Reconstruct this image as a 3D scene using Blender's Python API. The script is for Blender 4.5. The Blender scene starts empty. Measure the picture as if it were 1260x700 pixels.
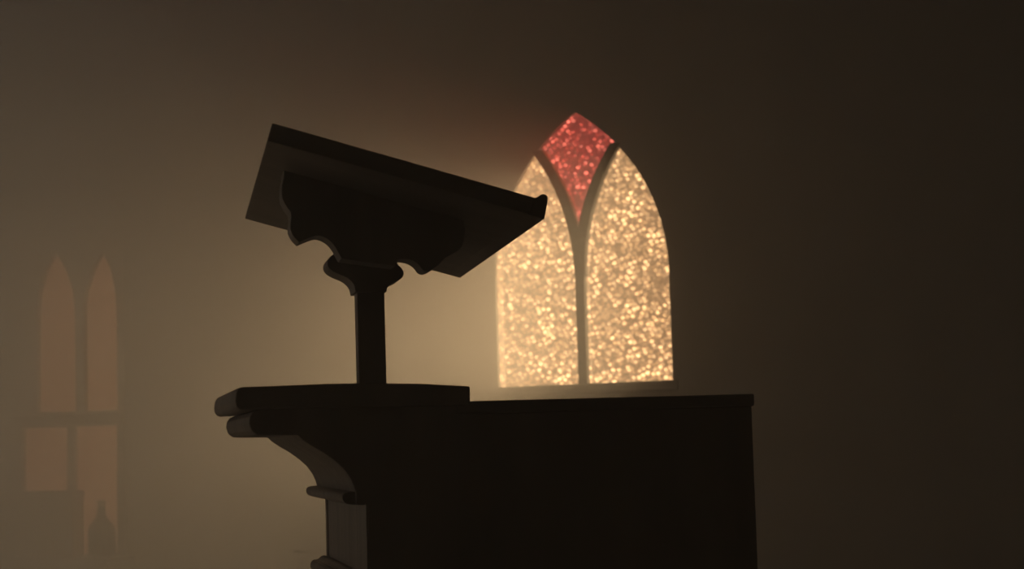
import bpy, bmesh, math, random
from mathutils import Vector, Matrix

random.seed(4)
scene = bpy.context.scene
C = scene.collection

# ------------------------------------------------------------------ camera
F = 2450.0                       # focal length in pixels of the 1260 px wide frame (70 mm)
EYE = Vector((0.0, 0.0, 1.6))
PITCH = math.atan(190.0 / F)
ROLL = 0.030
fwd = Vector((0, math.cos(PITCH), math.sin(PITCH)))
up0 = Vector((0, -math.sin(PITCH), math.cos(PITCH)))
x0 = Vector((1, 0, 0))
cam_r = math.cos(ROLL) * x0 - math.sin(ROLL) * up0
cam_u = math.sin(ROLL) * x0 + math.cos(ROLL) * up0
cd = bpy.data.cameras.new('camera')
cd.sensor_width = 36.0
cd.lens = 36.0 * F / 1260.0
cd.clip_start = 0.05
cd.dof.use_dof = True
cd.dof.focus_distance = 3.5
cd.dof.aperture_fstop = 9.0
cam = bpy.data.objects.new('camera', cd)
M = Matrix.Identity(4)
for i, v in enumerate((cam_r, cam_u, -fwd)):
    for j in range(3):
        M[j][i] = v[j]
M.translation = EYE
cam.matrix_world = M
C.objects.link(cam)
scene.camera = cam


def ray(px, py):
    return (fwd + cam_r * ((px - 630.0) / F) + cam_u * (-(py - 350.0) / F))


def hit(px, py, p, n):
    d = ray(px, py)
    t = (p - EYE).dot(n) / d.dot(n)
    return EYE + d * t


# ------------------------------------------------------------------ light
WALL_ANG = math.radians(27)
wdir = Vector((math.cos(WALL_ANG), -math.sin(WALL_ANG), 0))     # along the window wall, to the right
wnrm = Vector((-math.sin(WALL_ANG), -math.cos(WALL_ANG), 0))    # into the room
W0 = hit(720.5, 472, Vector((0, 9.0, 0)), Vector((0, 1, 0)))
W0.z = 0.0                                                       # wall origin, on the floor under the window

world = bpy.data.worlds.new('world')
scene.world = world
world.use_nodes = True
bg = world.node_tree.nodes['Background']
bg.inputs[0].default_value = (1.0, 0.86, 0.68, 1)
bg.inputs[1].default_value = 0.12

SUN_EL = math.radians(11)
sun_h = (wnrm * math.cos(math.radians(2)) + wdir * -math.sin(math.radians(2))).normalized()
sun_dir = Vector((sun_h.x * math.cos(SUN_EL), sun_h.y * math.cos(SUN_EL), -math.sin(SUN_EL)))
sd = bpy.data.lights.new('sun_offscreen', 'SUN')
sd.energy = 18.5
sd.angle = math.radians(34)
sd.color = (1.0, 0.87, 0.69)
sun = bpy.data.objects.new('sun_offscreen', sd)
sun.rotation_euler = sun_dir.to_track_quat('-Z', 'Y').to_euler()
sun.location = W0 - sun_dir * 12 + Vector((0, 0, 2.4))
C.objects.link(sun)

vs = scene.view_settings
vs.view_transform = 'Standard'
vs.look = 'None'
vs.gamma = 1.0
vs.use_curve_mapping = False
vs.exposure = 0.0
cy = scene.cycles
cy.use_denoising = True
cy.max_bounces = 8
cy.volume_bounces = 3
cy.transparent_max_bounces = 8
cy.sample_clamp_indirect = 6.0


# ------------------------------------------------------------------ helpers
def new_mat(name):
    m = bpy.data.materials.new(name)
    m.use_nodes = True
    nt = m.node_tree
    b = nt.nodes['Principled BSDF']
    return m, nt, b


def ramp(nt, fac, stops):
    r = nt.nodes.new('ShaderNodeValToRGB')
    el = r.color_ramp.elements
    while len(el) < len(stops):
        el.new(0.5)
    for e, (p, c) in zip(el, stops):
        e.position = p
        e.color = (*c, 1)
    nt.links.new(fac, r.inputs[0])
    return r.outputs[0]


def wood(name, c0, c1, axis_scale, rough=0.5):
    m, nt, b = new_mat(name)
    tc = nt.nodes.new('ShaderNodeTexCoord')
    mp = nt.nodes.new('ShaderNodeMapping')
    mp.inputs['Scale'].default_value = axis_scale
    nt.links.new(tc.outputs['Object'], mp.inputs[0])
    n = nt.nodes.new('ShaderNodeTexNoise')
    n.inputs['Scale'].default_value = 4
    n.inputs['Detail'].default_value = 6
    n.inputs['Distortion'].default_value = 0.4
    nt.links.new(mp.outputs[0], n.inputs['Vector'])
    nt.links.new(ramp(nt, n.outputs[0], [(0.3, c0), (0.7, c1)]), b.inputs['Base Color'])
    b.inputs['Roughness'].default_value = rough
    bp = nt.nodes.new('ShaderNodeBump')
    bp.inputs['Strength'].default_value = 0.15
    bp.inputs['Distance'].default_value = 0.004
    nt.links.new(n.outputs[0], bp.inputs['Height'])
    nt.links.new(bp.outputs[0], b.inputs['Normal'])
    return m


def plaster(name, c0, c1, scale):
    m, nt, b = new_mat(name)
    tc = nt.nodes.new('ShaderNodeTexCoord')
    n = nt.nodes.new('ShaderNodeTexNoise')
    n.inputs['Scale'].default_value = scale
    n.inputs['Detail'].default_value = 8
    nt.links.new(tc.outputs['Object'], n.inputs['Vector'])
    nt.links.new(ramp(nt, n.outputs[0], [(0.3, c0), (0.7, c1)]), b.inputs['Base Color'])
    b.inputs['Roughness'].default_value = 0.9
    bp = nt.nodes.new('ShaderNodeBump')
    bp.inputs['Strength'].default_value = 0.2
    bp.inputs['Distance'].default_value = 0.01
    nt.links.new(n.outputs[0], bp.inputs['Height'])
    nt.links.new(bp.outputs[0], b.inputs['Normal'])
    return m


def lit_glass(name, deep, mid, bright, strength, through, cell):
    """Rolled cathedral glass with daylight behind it: each little dimple gathers the light."""
    m = bpy.data.materials.new(name)
    m.use_nodes = True
    nt = m.node_tree
    nt.nodes.clear()
    out = nt.nodes.new('ShaderNodeOutputMaterial')
    tc = nt.nodes.new('ShaderNodeTexCoord')
    mp = nt.nodes.new('ShaderNodeMapping')
    mp.inputs['Rotation'].default_value = (0, math.radians(24), 0)
    mp.inputs['Scale'].default_value = (0.92, 1.0, 1.12)
    nt.links.new(tc.outputs['Object'], mp.inputs[0])
    vo = nt.nodes.new('ShaderNodeTexVoronoi')
    vo.feature = 'F1'
    vo.inputs['Scale'].default_value = cell
    vo.inputs['Randomness'].default_value = 0.75
    nt.links.new(mp.outputs[0], vo.inputs['Vector'])
    dot = nt.nodes.new('ShaderNodeMapRange')
    dot.interpolation_type = 'SMOOTHSTEP'
    dot.inputs['From Min'].default_value = 0.20
    dot.inputs['From Max'].default_value = 0.74
    dot.inputs['To Min'].default_value = 1.0
    dot.inputs['To Max'].default_value = 0.0
    nt.links.new(vo.outputs['Distance'], dot.inputs['Value'])
    sep = nt.nodes.new('ShaderNodeSeparateColor')
    nt.links.new(vo.outputs['Color'], sep.inputs[0])
    pw = nt.nodes.new('ShaderNodeMath')
    pw.operation = 'POWER'
    pw.inputs[1].default_value = 0.8
    nt.links.new(sep.outputs[0], pw.inputs[0])
    n = nt.nodes.new('ShaderNodeTexNoise')
    n.inputs['Scale'].default_value = 6
    n.inputs['Detail'].default_value = 3
    nt.links.new(tc.outputs['Object'], n.inputs['Vector'])
    nr = nt.nodes.new('ShaderNodeMapRange')
    nr.inputs['From Min'].default_value = 0.3
    nr.inputs['From Max'].default_value = 0.7
    nr.inputs['To Min'].default_value = 0.45
    nr.inputs['To Max'].default_value = 1.0
    nt.links.new(n.outputs[0], nr.inputs['Value'])
    m1 = nt.nodes.new('ShaderNodeMath')
    m1.operation = 'MULTIPLY'
    nt.links.new(dot.outputs[0], m1.inputs[0])
    nt.links.new(pw.outputs[0], m1.inputs[1])
    m2 = nt.nodes.new('ShaderNodeMath')
    m2.operation = 'MULTIPLY'
    nt.links.new(m1.outputs[0], m2.inputs[0])
    nt.links.new(nr.outputs[0], m2.inputs[1])
    col = ramp(nt, m2.outputs[0], [(0.0, deep), (0.35, mid), (0.85, bright)])
    em = nt.nodes.new('ShaderNodeEmission')
    em.inputs[1].default_value = strength
    nt.links.new(col, em.inputs[0])
    tr = nt.nodes.new('ShaderNodeBsdfTransparent')
    tr.inputs[0].default_value = (*through, 1)
    ad = nt.nodes.new('ShaderNodeAddShader')
    nt.links.new(em.outputs[0], ad.inputs[0])
    nt.links.new(tr.outputs[0], ad.inputs[1])
    nt.links.new(ad.outputs[0], out.inputs[0])
    return m


def link(o, parent=None):
    C.objects.link(o)
    if parent is not None:
        o.parent = parent
    return o


def tag(o, label=None, cat=None, group=None, kind=None):
    if label:
        o['label'] = label
    if cat:
        o['category'] = cat
    if group:
        o['group'] = group
    if kind:
        o['kind'] = kind
    return o


def empty(name, loc, rz=0.0):
    e = bpy.data.objects.new(name, None)
    e.empty_display_size = 0.1
    e.location = loc
    e.rotation_euler = (0, 0, rz)
    return link(e)


def mesh_obj(name, bm, mat, parent=None, smooth=False, bevel=0.0, segs=2):
    bmesh.ops.recalc_face_normals(bm, faces=bm.faces[:])
    if smooth:
        for f in bm.faces:
            f.smooth = True
    me = bpy.data.meshes.new(name)
    bm.to_mesh(me)
    bm.free()
    me.materials.append(mat)
    o = bpy.data.objects.new(name, me)
    link(o, parent)
    if bevel:
        md = o.modifiers.new('bevel', 'BEVEL')
        md.width = bevel
        md.segments = segs
        md.limit_method = 'ANGLE'
        md.angle_limit = math.radians(35)
    return o


def prism_bm(pts, y0, y1, dz=0.0, bow=0.0, rows=1):
    """Closed outline pts in (x, z) swept along local y."""
    bm = bmesh.new()
    rings = []
    for k in range(rows + 1):
        t = k / rows
        y = y0 + (y1 - y0) * t
        rings.append([bm.verts.new((p[0], y, p[1] + dz * y)) for p in pts])
    n = len(pts)
    for a, b in zip(rings[:-1], rings[1:]):
        for i in range(n):
            bm.faces.new((a[i], a[(i + 1) % n], b[(i + 1) % n], b[i]))
    caps = [bm.faces.new(rings[0]), bm.faces.new(list(reversed(rings[-1])))]
    bm.normal_update()
    bmesh.ops.triangulate(bm, faces=caps)
    return bm


def prism(name, pts, y0, y1, mat, parent, bevel=0.0, dz=0.0, segs=2):
    return mesh_obj(name, prism_bm(pts, y0, y1, dz), mat, parent, bevel=bevel, segs=segs)


def box(name, a, b, mat, parent=None, bevel=0.0):
    return prism(name, [(a[0], a[2]), (b[0], a[2]), (b[0], b[2]), (a[0], b[2])], a[1], b[1], mat, parent, bevel)


def smooth_outline(pts, it=2, keep=()):
    """Chaikin corner cutting; indices in keep stay sharp."""
    keep = set(keep)
    for _ in range(it):
        out, nk = [], set()
        n = len(pts)
        for i in range(n):
            if i in keep:
                nk.add(len(out))
                out.append(pts[i])
                continue
            p, q, r = pts[i - 1], pts[i], pts[(i + 1) % n]
            out.append((q[0] * .75 + p[0] * .25, q[1] * .75 + p[1] * .25))
            out.append((q[0] * .75 + r[0] * .25, q[1] * .75 + r[1] * .25))
        pts, keep = out, nk
    return pts


def filled(name, outlines, depth, mat, bevel=0.0):
    """2D curve with holes -> mesh slab in the xz plane, y from 0 to depth."""
    cu = bpy.data.curves.new(name, 'CURVE')
    cu.dimensions = '2D'
    cu.fill_mode = 'BOTH'
    cu.extrude = depth / 2
    for pts in outlines:
        sp = cu.splines.new('POLY')
        sp.points.add(len(pts) - 1)
        for p, q in zip(sp.points, pts):
            p.co = (q[0], q[1], 0, 1)
        sp.use_cyclic_u = True
    tmp = bpy.data.objects.new(name, cu)
    C.objects.link(tmp)
    dg = bpy.context.evaluated_depsgraph_get()
    me = bpy.data.meshes.new_from_object(tmp.evaluated_get(dg))
    bpy.data.objects.remove(tmp)
    bpy.data.curves.remove(cu)
    # curve xy -> room xz
    me.transform(Matrix(((1, 0, 0, 0), (0, 0, -1, depth / 2), (0, 1, 0, 0), (0, 0, 0, 1))))
    me.materials.clear()
    me.materials.append(mat)
    me.name = name
    o = bpy.data.objects.new(name, me)
    return link(o)


oak = wood('oak', (0.23, 0.19, 0.152), (0.38, 0.318, 0.258), (2, 2, 0.35), 0.55)
oak_flat = wood('oak_boards', (0.23, 0.19, 0.152), (0.38, 0.318, 0.258), (0.35, 2, 2), 0.55)
worn_oak = wood('oak_slope', (0.23, 0.19, 0.152), (0.38, 0.318, 0.258), (0.35, 2, 2), 0.6)
oak_panel = wood('oak_panel', (0.23, 0.19, 0.152), (0.38, 0.318, 0.258), (6, 6, 0.2), 0.6)
lead = wood('window_bar_paint', (0.060, 0.052, 0.042), (0.085, 0.074, 0.060), (3, 3, 3), 0.7)
wall_mat = plaster('old_plaster', (0.38, 0.365, 0.34), (0.46, 0.445, 0.415), 3.0)
stone_mat = plaster('worn_stone', (0.34, 0.32, 0.29), (0.45, 0.43, 0.39), 5.0)
ceil_mat = plaster('ceiling_boards', (0.10, 0.08, 0.06), (0.15, 0.12, 0.09), 2.0)

AMBER = lit_glass('amber_rolled_glass', (0.26, 0.145, 0.07), (0.85, 0.48, 0.225), (2.6, 1.52, 0.71), 1.0, (0.85, 0.75, 0.60), 46)
RED = lit_glass('red_rolled_glass', (0.20, 0.040, 0.034), (0.60, 0.12, 0.09), (2.4, 0.60, 0.40), 1.0, (0.50, 0.19, 0.13), 46)
DIM = lit_glass('dusty_orange_glass', (0.17, 0.062, 0.026), (0.20, 0.073, 0.03), (0.24, 0.09, 0.04), 1.4, (0.0, 0.0, 0.0), 30)

STRAW = lit_glass('straw_daylight_glass', (0.82, 0.74, 0.62), (0.90, 0.82, 0.70), (1.0, 0.93, 0.8), 3.0, (0.0, 0.0, 0.0), 30)

# ------------------------------------------------------------------ room
WT = 0.45                                   # wall thickness
L0, L1 = -6.5, 6.0                          # extent of the window wall along wdir
DEPTH = 10.5
HEIGHT = 5.2
room = Matrix(((wdir.x, wnrm.x * -1, 0, W0.x), (wdir.y, wnrm.y * -1, 0, W0.y), (0, 0, 1, 0), (0, 0, 0, 1)))
# room space: x along the window wall, +y outwards through it, z up; the inner wall face is y = 0


def place(o):
    o.matrix_world = room
    return o


inner = Vector((W0.x, W0.y, 0))
room_inv = room.inverted()


def on_wall(px, py, y=0.0):
    """Pixel -> (x, z) on the plane y of room space."""
    p = inner - wnrm * y
    q = room_inv @ hit(px, py, p, wnrm)
    return (q.x, q.z)


# gothic window, built in a local grid of units (x from the mullion, z from the sill)
xl, zl = on_wall(613, 477)
xr, zr = on_wall(828, 467)
xc = 0.5 * (xl + xr)
_, z_apex = on_wall(706, 138)
SILL = 0.5 * (zl + zr)
UX = (xr - xl) / 215.0
UZ = (z_apex - SILL) / 334.0
SPR = 132.0                                 # springing line above the sill, in units


def arc_r(z, cx, R):
    """right-hand arch curve"""
    return cx + math.sqrt(max(R * R - max(z - SPR, 0) ** 2, 0.0))


HALF = 107.5
R1 = (HALF ** 2 + 202.0 ** 2) / (2 * HALF)  # circle through springing and apex


def out_x(z, half=HALF, top=334.0):
    h = top - SPR
    R = (half ** 2 + h ** 2) / (2 * half)
    return arc_r(z, half - R, R)


def bar_x(z, off, R=282.0):
    """curve of a tracery bar leaning outwards from the mullion"""
    return off + R - math.sqrt(R * R - max(z - SPR, 0) ** 2)


def to_m(p):
    return (xc + p[0] * UX, SILL + p[1] * UZ)


MULL = 5.5


def solve(f, a, b):
    for _ in range(60):
        m = 0.5 * (a + b)
        if f(a) * f(m) <= 0:
            b = m
        else:
            a = m
    return 0.5 * (a + b)


GT = 334.0
# right light: between mullion/bar and the outer arch
zt = solve(lambda z: bar_x(z, MULL) - out_x(z), SPR, GT - 1)
zs = [SPR * k / 3 for k in range(3)] + [SPR + (zt - SPR) * k / 18 for k in range(19)]
light = [(bar_x(z, MULL), z) for z in zs] + [(out_x(z), z) for z in reversed(zs[:-1])]
# red kite: between the two bars and the outer arch
BAR2 = -5.5
zb = solve(lambda z: bar_x(z, BAR2) - 0.0, SPR, GT - 1)
zk = solve(lambda z: bar_x(z, BAR2) - out_x(z), SPR, GT - 1)
zz = [zb + (zk - zb) * k / 12 for k in range(13)]
zz2 = [zk + (GT - zk) * k / 8 for k in range(1, 9)]
kite_r = [(bar_x(z, BAR2), z) for z in zz] + [(out_x(z), z) for z in zz2]
kite = kite_r + [(-x, z) for x, z in reversed(kite_r[1:-1])]
opening = [(-HALF, 0), (HALF, 0)] + [(out_x(z), z) for z in [SPR + (GT - SPR) * k / 24 for k in range(25)]]
opening += [(-x, z) for x, z in reversed(opening[2:-1])]

# the plain two-light window further along the wall
U_L = [(50, 507), (50, 385), (52, 358), (60, 332), (73, 310), (86, 332), (94, 358), (97, 385), (98, 506)]
U_R = [(108, 506), (107, 385), (109, 358), (118, 332), (131, 310), (141, 332), (146, 358), (148, 385), (149, 504)]
L_L = [(32, 683), (32, 527), (87, 525), (88, 681)]
L_R = [(96, 681), (95, 525), (148, 523), (149, 679)]
G2 = 0.02                                   # glass sits this deep in the reveal
u_l, u_r, l_l, l_r = ([on_wall(px, py, G2) for px, py in q] for q in (U_L, U_R, L_L, L_R))
zsill2 = min(p[1] for p in l_l + l_r)
x2a, x2b = min(p[0] for p in l_l) - 0.035, max(p[0] for p in l_r + u_r) + 0.035
z2t = max(p[1] for p in u_l + u_r) + 0.05
xm2 = 0.5 * (x2a + x2b)
open2 = [(x2a, zsill2), (x2b, zsill2), (x2b, z2t), (x2a, z2t)]

wall = filled('wall_back', [[(L0 - WT, 0), (L1 + WT, 0), (L1 + WT, HEIGHT), (L0 - WT, HEIGHT)],
                            [to_m(p) for p in opening], open2], 0.08, wall_mat)
tag(place(wall), kind='structure')
tag(place(box('wall_right', (L1, -DEPTH, 0), (L1 + WT, 0, HEIGHT), wall_mat)), kind='structure')


def arch(xm, half, z0, z1, rise, n=10):
    pts = [(xm - half, z0), (xm + half, z0)]
    R = (half ** 2 + rise ** 2) / (2 * half)
    side = [(xm + half - R + math.sqrt(R * R - (rise * k / n) ** 2), z1 + rise * k / n) for k in range(n + 1)]
    return pts + side + [(2 * xm - x, z) for x, z in reversed(side[:-1])]


def window_wall(name, a, b, frame, wins, label, group, n0, glass, z0):
    """A wall slab (its own space: x along, z up, inner face at y = 0, +y inwards) with arched windows."""
    wf = filled(name, [[(a, 0), (b, 0), (b, HEIGHT), (a, HEIGHT)]] + [arch(x, 0.5, z0, 3.2, 0.8) for x in wins], WT, wall_mat)
    tag(wf, kind='structure')
    wf.matrix_world = frame @ Matrix.Translation((0, -WT, 0))
    for k, x in enumerate(wins):
        wn = empty('window_%d_offscreen' % (n0 + k), (0, 0, 0))
        wn.matrix_world = frame @ Matrix.Translation((0, -0.16, 0))
        tag(wn, label, None, group, 'structure')
        fr = filled('window_frame', [arch(x, 0.5, z0, 3.2, 0.8), arch(x - 0.235, 0.205, z0 + .06, 3.0, 0.45), arch(x + 0.235, 0.205, z0 + .06, 3.0, 0.45)], 0.06, lead)
        fr.parent = wn
        for sx in (-0.235, 0.235):
            prism('pane_offscreen', arch(x + sx, 0.205, z0 + .06, 3.0, 0.45), 0.02, 0.026, glass, wn)


tag(place(box('wall_front', (L0 - WT, -DEPTH - WT, 0), (L1 + WT, -DEPTH, HEIGHT), wall_mat)), kind='structure')
window_wall('wall_left', 0, DEPTH, room @ Matrix.Translation((L0, 0, 0)) @ Matrix.Rotation(math.radians(-90), 4, 'Z'), [2.2, 4.6, 7.0],
            'plain arched daylight window in the wall the pulpit faces', 'windows of the left wall', 3, STRAW, 0.7)
tag(place(box('floor', (L0 - WT, -DEPTH - WT, -0.2), (L1 + WT, WT, 0), stone_mat)), kind='structure')
tag(place(box('ceiling', (L0 - WT, -DEPTH - WT, HEIGHT), (L1 + WT, WT, HEIGHT + 0.2), ceil_mat)), kind='structure')

# ------------------------------------------------------------------ gothic window
G1 = 0.02                                   # depth of the glass in the reveal
win = empty('window_1', (0, 0, 0))
place(win)
tag(win, 'pointed arch window of amber rolled glass with a red kite light', None, None, 'structure')


def pane(name, pts, y, mat, parent):
    return prism(name, pts, y, y + 0.006, mat, parent)


pane('pane', [to_m(p) for p in light], G1, AMBER, win)
pane('pane', [to_m((-x, z)) for x, z in reversed(light)], G1, AMBER, win)
tag(pane('kite_pane', [to_m(p) for p in kite], G1, RED, win), 'red rolled glass kite at the head of the arch')
# mullion and the two curved tracery bars (each its own piece, standing proud of the glass)
prism('mullion', [to_m(p) for p in [(-MULL, 0), (MULL, 0), (MULL, SPR + 8), (0, SPR + 30), (-MULL, SPR + 8)]], G1 - 0.03, G1 + 0.035, lead, win, 0.004)
for s in (1, -1):
    za = [SPR + (zt + 4 - SPR) * k / 16 for k in range(17)]
    rgt = [(bar_x(z, MULL + 1.0), z) for z in za]
    lft = [(max(bar_x(z, BAR2 - 1.0), -MULL if z < zb else 0.0), z) for z in za]
    top = [(bar_x(zk + 2, BAR2 - 1), zk + 2)]
    poly = rgt + list(reversed([p for p in lft if p[1] <= zk])) 
    prism('tracery_bar', [to_m((s * x, z)) for x, z in (poly if s > 0 else list(reversed(poly)))], G1 - 0.028, G1 + 0.033, lead, win, 0.004)
sx0, sz0 = to_m((-HALF - 6, -5))
sx1, _ = to_m((HALF + 6, 0))
box('window_sill', (sx0, -0.008, SILL - 0.045), (sx1, G1 + 0.02, SILL), wall_mat, win, 0.004)

# ------------------------------------------------------------------ two-light window
win2 = empty('window_2', (0, 0, 0))
place(win2)
tag(win2, 'tall two-light window of dusty orange panes with a transom', None, None, 'structure')
for nm, q in (('lancet_pane', u_l), ('lancet_pane', u_r), ('lower_pane', l_l), ('lower_pane', l_r)):
    pane(nm, q, G2, DIM, win2)
frame2 = filled('window_frame', [open2, u_l, u_r, l_l, l_r], 0.05, wall_mat)
frame2.parent = win2
frame2.location = (0, G2 - 0.03, 0)
tz0 = on_wall(100, 522, G2)[1]
tz1 = on_wall(100, 509, G2)[1]
box('transom', (x2a, G2 - 0.06, tz0), (x2b, G2 - 0.028, tz1), lead, win2, 0.006)
sxa = on_wall(-120, 690)[0]
box('window_sill', (sxa, -0.24, zsill2 - 0.05), (x2b + 0.06, G2 - 0.03, zsill2), stone_mat, win2, 0.008)

# ------------------------------------------------------------------ pulpit
TH = math.radians(11.7)
pu = Vector((math.cos(TH), math.sin(TH), 0))
pv = Vector((-math.sin(TH), math.cos(TH), 0))
D_P = 3.36
base = hit(452, 640, Vector((0, D_P, 0)), pv)
base = Vector((base.x, base.y, 0))
pulpit = empty('pulpit', base, TH)
tag(pulpit, 'dark oak pulpit with an overhanging moulded cornice and a long plain side', 'pulpit')


def uz(px, py, v=0.0, b=base, u_=pu, v_=pv):
    q = hit(px, py, b + v_ * v, v_) - b
    return (q.dot(u_), q.z)


def UZL(pix, v=0.0):
    return [uz(px, py, v) for px, py in pix]


PD = 0.62                                   # width of the pulpit across the view
ZB = 0.0
# bowed near edge of the cornice board is part of its outline
u_end = uz(928, 560)[0]
u_mid = uz(560, 560)[0]
# top shelf of the cornice: thick board with a rounded nose
pr = UZL([(577, 475.5), (577, 499), (520, 500), (330, 503), (296, 505), (290, 501), (288.5, 493), (290, 483), (294, 476.5), (340, 475), (400, 472.5), (455, 471.5), (520, 472.5)])
prism('cornice_board', pr, 0.0, PD, oak_panel, pulpit, 0.003)
prism('edge_strip', pr, -0.012, -0.0002, oak_flat, pulpit, 0.003)
pr = UZL([(330, 503), (520, 499), (520, 534), (330, 535.5), (316, 535), (309, 530), (306, 521), (307, 513), (311, 507), (318, 504)])
prism('cornice_moulding', pr, 0.0, PD - 0.004, oak_panel, pulpit, 0.002)
# concave cove under the cornice
cove = [(365, 534), (372, 541), (384, 549), (398, 557), (412, 567), (423, 577), (431, 588), (436, 599), (438, 606), (470, 606), (470, 534)]
prism('cove_moulding', UZL(cove), 0.0, PD - 0.008, oak_panel, pulpit)
# small roll under the cove
ast = smooth_outline([(455, 606), (440, 605), (426, 606), (422, 611), (424, 618), (430, 621), (455, 622)], 1, (0, 6))
prism('astragal', UZL(ast), 0.014, PD, oak_panel, pulpit)
# body of the desk, front boards facing the nave
zc = uz(452, 620)[1]
zl2 = uz(452, 712)[1]
nb = 5
w = (PD - 0.06) / nb
for k in range(nb):
    box('front_board', (0.0, 0.03 + k * w + 0.0008, 0.12), (0.022, 0.03 + (k + 1) * w - 0.0008, zc + 0.003), oak_panel, pulpit, 0.0015)
box('corner_stile', (-0.002, 0.0, 0.12), (0.03, 0.03, zc + 0.003), oak, pulpit, 0.002)
box('corner_stile', (-0.002, PD - 0.03, 0.12), (0.03, PD, zc + 0.003), oak, pulpit, 0.002)
# lower moulding of the front
low = smooth_outline([(458, 709), (447, 706), (440, 713), (432, 713), (428, 722), (434, 732), (444, 738), (458, 748)], 1, (0, 7))
prism('lower_moulding', UZL(low), 0.0, PD + 0.004, oak_panel, pulpit)
# plinth
prism('plinth', [(-0.05, 0), (u_end + 0.03, 0), (u_end + 0.03, 0.10), (u_end + 0.01, 0.12), (-0.03, 0.12), (-0.05, 0.10)], -0.03, PD + 0.03, oak_flat, pulpit, 0.004)
# side of the desk towards the camera: one board sawn to the cornice profile
for v0, v1 in ((-0.004, 0.022), (PD - 0.022, PD - 0.002)):
    sidep = UZL([(560, 500), (330, 503), (318, 504.5), (311, 508), (307.5, 514), (307, 521), (310, 529.5), (316, 533.5), (366, 535)] +
                [(373, 541), (385, 549), (399, 557), (413, 567), (424, 577), (432, 588), (437, 599), (438.5, 606), (438.5, 620), (452.5, 620)])
    q = sidep + [(0.0, 0.12), (u_mid, 0.12)]
    prism('side_board', q, v0, v1, oak, pulpit)
# long side of the box
zt_l = uz(562, 498)[1]
zt_r = uz(928, 499)[1]
cap_t = uz(760, 489, 0.01)[1]
cap_b = cap_t - 0.021
for v0, v1 in ((0.004, 0.026), (PD - 0.026, PD - 0.004)):
    box('side_panel', (u_mid - 0.01, v0, 0.12), (u_end, v1, cap_b), oak, pulpit, 0.002)
    cv = 0.5 * (v0 + v1)
    box('cap_rail', (u_mid + 0.002, cv - 0.020, cap_b), (u_end + 0.003, cv + 0.020, cap_t), oak_flat, pulpit, 0.003)
box('end_panel', (u_end - 0.024, 0.034, 0.12), (u_end - 0.002, PD - 0.034, 1.05), oak, pulpit, 0.002)
box('pulpit_floor', (0.03, 0.036, 0.32), (u_end - 0.03, PD - 0.036, 0.35), oak_flat, pulpit)

# ------------------------------------------------------------------ book stand
TL = math.radians(9.9)
lu = Vector((math.cos(TL), math.sin(TL), 0))
lv = Vector((-math.sin(TL), math.cos(TL), 0))
D_L = 3.62
lb = hit(457, 440, Vector((0, D_L, 0)), lv)
z_top = max(uz(455, 471.5)[1], uz(440, 472)[1])
lbase = Vector((lb.x, lb.y, z_top))
stand = empty('book_stand', lbase, TL)
tag(stand, 'dark wooden sloping book rest on a square post, standing on the pulpit', 'book stand')


def lz(px, py, v=0.0):
    q = hit(px, py, lbase + lv * v, lv) - lbase
    return (q.dot(lu), q.z)


def LZL(pix, v=0.0):
    return [lz(px, py, v) for px, py in pix]


VN = -0.50
VF = 0.43
TILT = -0.016
sh = -TILT * VN                             # profile is read on the near plane, where the sweep adds TILT * VN


def board_pts(pix):
    return [(a, b + sh) for a, b in LZL(pix, VN)]


brd = board_pts([(335, 151), (660, 243.5), (652, 264), (329, 173)])
prism('slope_board', brd, VN + 0.012, VF, worn_oak, stand, 0.002, TILT)
prism('edge_strip', brd, VN, VN + 0.0118, oak_flat, stand, 0.002, TILT)
lip = smooth_outline(board_pts([(657, 243), (661, 243), (667, 238), (674.5, 240), (674, 250), (670, 269), (651, 263.7)]), 1, (0, 5, 6))
prism('book_ledge', lip, VN + 0.002, VF - 0.002, oak_flat, stand, 0.0, TILT)


def under(u, v):
    (a, za), (b, zb_) = brd[3], brd[2]
    return za + (zb_ - za) * (u - a) / (b - a) + TILT * v


VB0, VB1 = -0.27, -0.20
low = LZL(smooth_outline([(356, 205), (347, 222), (346, 242), (352, 254), (359, 263), (356, 280), (360, 290), (368, 298), (379, 293), (391, 289), (402, 293), (411, 301), (420, 318),
            (487, 327), (490, 318), (505, 319), (515, 325), (520, 333), (528, 334), (538, 328), (548, 317), (567, 307), (571, 296), (573, 278), (564, 262), (556, 250)], 1, (0, 7, 12, 13, 20, 25)), VB0)
ul, ur = low[0][0], low[-1][0]
br = [p for p in low if p[1] < under(p[0], VB1) + 0.002]
br = br + [(br[-1][0], under(br[-1][0], VB0) + 0.006), (br[0][0], under(br[0][0], VB0) + 0.006)]
prism('scrolled_bracket', br, VB0, VB1, oak, stand, 0.004)
ca, cb = lz(425, 300, 0)[0], lz(488, 300, 0)[0]
zc2 = lz(455, 318, 0)[1]
prism('support_block', [(ca, zc2), (cb, zc2), (cb, under(cb, 0.05) + 0.004), (ca, under(ca, 0.05) + 0.004)], VB1 - 0.002, 0.07, oak, stand, 0.004)
cap = LZL(smooth_outline([(436, 360), (434, 350), (425, 342), (410, 336.5), (402, 330), (401.5, 321), (408, 314), (418, 312), (424, 300), (480, 305), (487, 326), (492, 330), (496, 337),
            (493, 344), (482, 349), (475, 354), (474.5, 360)], 1, (0, 16, 8, 9)), -0.03)
prism('capital', cap, -0.05, 0.05, oak, stand, 0.010, 0.0, 3)
pa = lz(441, 440, -0.025)[0]
pb = lz(475, 440, -0.025)[0]
zcap = lz(455, 352, 0)[1]
box('post', (pa, -0.025, 0.0), (pb, 0.025, zcap), oak, stand, 0.003)

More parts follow.
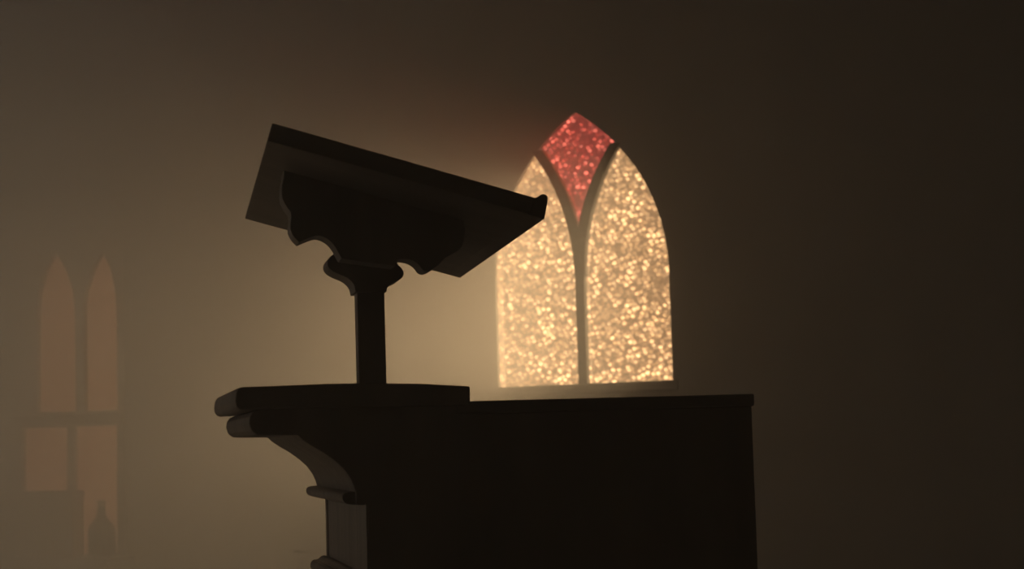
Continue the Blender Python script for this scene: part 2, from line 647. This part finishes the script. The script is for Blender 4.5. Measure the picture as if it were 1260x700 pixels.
# ------------------------------------------------------------------ things on the far sill
yb = -0.10
bx, bz = on_wall(125.5, 682, yb)
prof_px = [(0, 0), (15, 0), (16.5, 2), (16.5, 30), (15, 36), (10.5, 42), (6.5, 46.5), (5.2, 51), (5.0, 62), (5.8, 63), (5.8, 66.5), (0, 67)]
sc = (on_wall(125.5, 615, yb)[1] - zsill2) / 67.0
bm = bmesh.new()
N = 24
rings = []
for r, z in prof_px:
    if r == 0:
        rings.append([bm.verts.new((0, 0, z * sc))])
    else:
        rings.append([bm.verts.new((r * sc * math.cos(2 * math.pi * k / N), r * sc * math.sin(2 * math.pi * k / N), z * sc)) for k in range(N)])
for a, b in zip(rings[:-1], rings[1:]):
    for k in range(N):
        v = [a[k % len(a)], a[(k + 1) % len(a)], b[(k + 1) % len(b)], b[k % len(b)]]
        u = []
        for x in v:
            if x not in u:
                u.append(x)
        bm.faces.new(u)
bg_m, nt, b = new_mat('dark_bottle_glass')
b.inputs['Base Color'].default_value = (0.02, 0.022, 0.012, 1)
b.inputs['Roughness'].default_value = 0.06
b.inputs['Coat Weight'].default_value = 0.5
bottle = mesh_obj('bottle', bm, bg_m, None, smooth=True)
bottle.matrix_world = room @ Matrix.Translation((bx, yb, zsill2))
tag(bottle, 'dark long-necked glass bottle on the sill of the orange window', 'bottle')

cx0 = on_wall(-70, 682, -0.16)[0]
cx1 = on_wall(105, 640, -0.03)[0]
cz1 = on_wall(60, 604, -0.13)[1]
chest = empty('wooden_chest', (0, 0, 0))
chest.matrix_world = room @ Matrix.Translation((0.5 * (cx0 + cx1), -0.08, zsill2))
hw = 0.5 * (cx1 - cx0)
hh = cz1 - zsill2
box('chest_body', (-hw + .004, -0.045, 0), (hw - .004, 0.045, hh - 0.035), oak_flat, chest, 0.004)
box('lid', (-hw, -0.05, hh - 0.034), (hw, 0.05, hh), oak_flat, chest, 0.005)
tag(chest, 'low dark wooden chest beside the bottle on the far sill', 'chest')

# ------------------------------------------------------------------ haze filling the room
hm = bpy.data.materials.new('incense_haze')
hm.use_nodes = True
nt = hm.node_tree
nt.nodes.clear()
out = nt.nodes.new('ShaderNodeOutputMaterial')
vsn = nt.nodes.new('ShaderNodeVolumeScatter')
vsn.inputs['Color'].default_value = (0.95, 0.94, 0.92, 1)
tc = nt.nodes.new('ShaderNodeTexCoord')
sx = nt.nodes.new('ShaderNodeSeparateXYZ')
nt.links.new(tc.outputs['Object'], sx.inputs[0])
dm = nt.nodes.new('ShaderNodeMapRange')      # the smoke has drifted towards the left of the room
dm.interpolation_type = 'SMOOTHSTEP'
dm.inputs['From Min'].default_value = -0.5
dm.inputs['From Max'].default_value = 0.55
dm.inputs['To Min'].default_value = 0.34
dm.inputs['To Max'].default_value = 0.075
nt.links.new(sx.outputs[0], dm.inputs['Value'])
wn_ = nt.nodes.new('ShaderNodeTexNoise')     # slow wisps
wn_.inputs['Scale'].default_value = 0.9
wn_.inputs['Detail'].default_value = 2
wn_.inputs['Distortion'].default_value = 0.6
nt.links.new(tc.outputs['Object'], wn_.inputs['Vector'])
wr = nt.nodes.new('ShaderNodeMapRange')
wr.inputs['From Min'].default_value = 0.3
wr.inputs['From Max'].default_value = 0.7
wr.inputs['To Min'].default_value = 0.72
wr.inputs['To Max'].default_value = 1.28
nt.links.new(wn_.outputs[0], wr.inputs['Value'])
wm = nt.nodes.new('ShaderNodeMath')
wm.operation = 'MULTIPLY'
nt.links.new(dm.outputs[0], wm.inputs[0])
nt.links.new(wr.outputs[0], wm.inputs[1])
nt.links.new(wm.outputs[0], vsn.inputs['Density'])
vsn.inputs['Anisotropy'].default_value = 0.3
nt.links.new(vsn.outputs[0], out.inputs['Volume'])
haze = box('haze', (L0 - 0.2, -DEPTH - 0.2, -0.1), (L1 + 0.2, 0.07, HEIGHT + 0.1), hm)
place(haze)
haze.display_type = 'WIRE'
tag(haze, 'thin warm smoky haze filling the whole church room', 'haze', None, 'stuff')
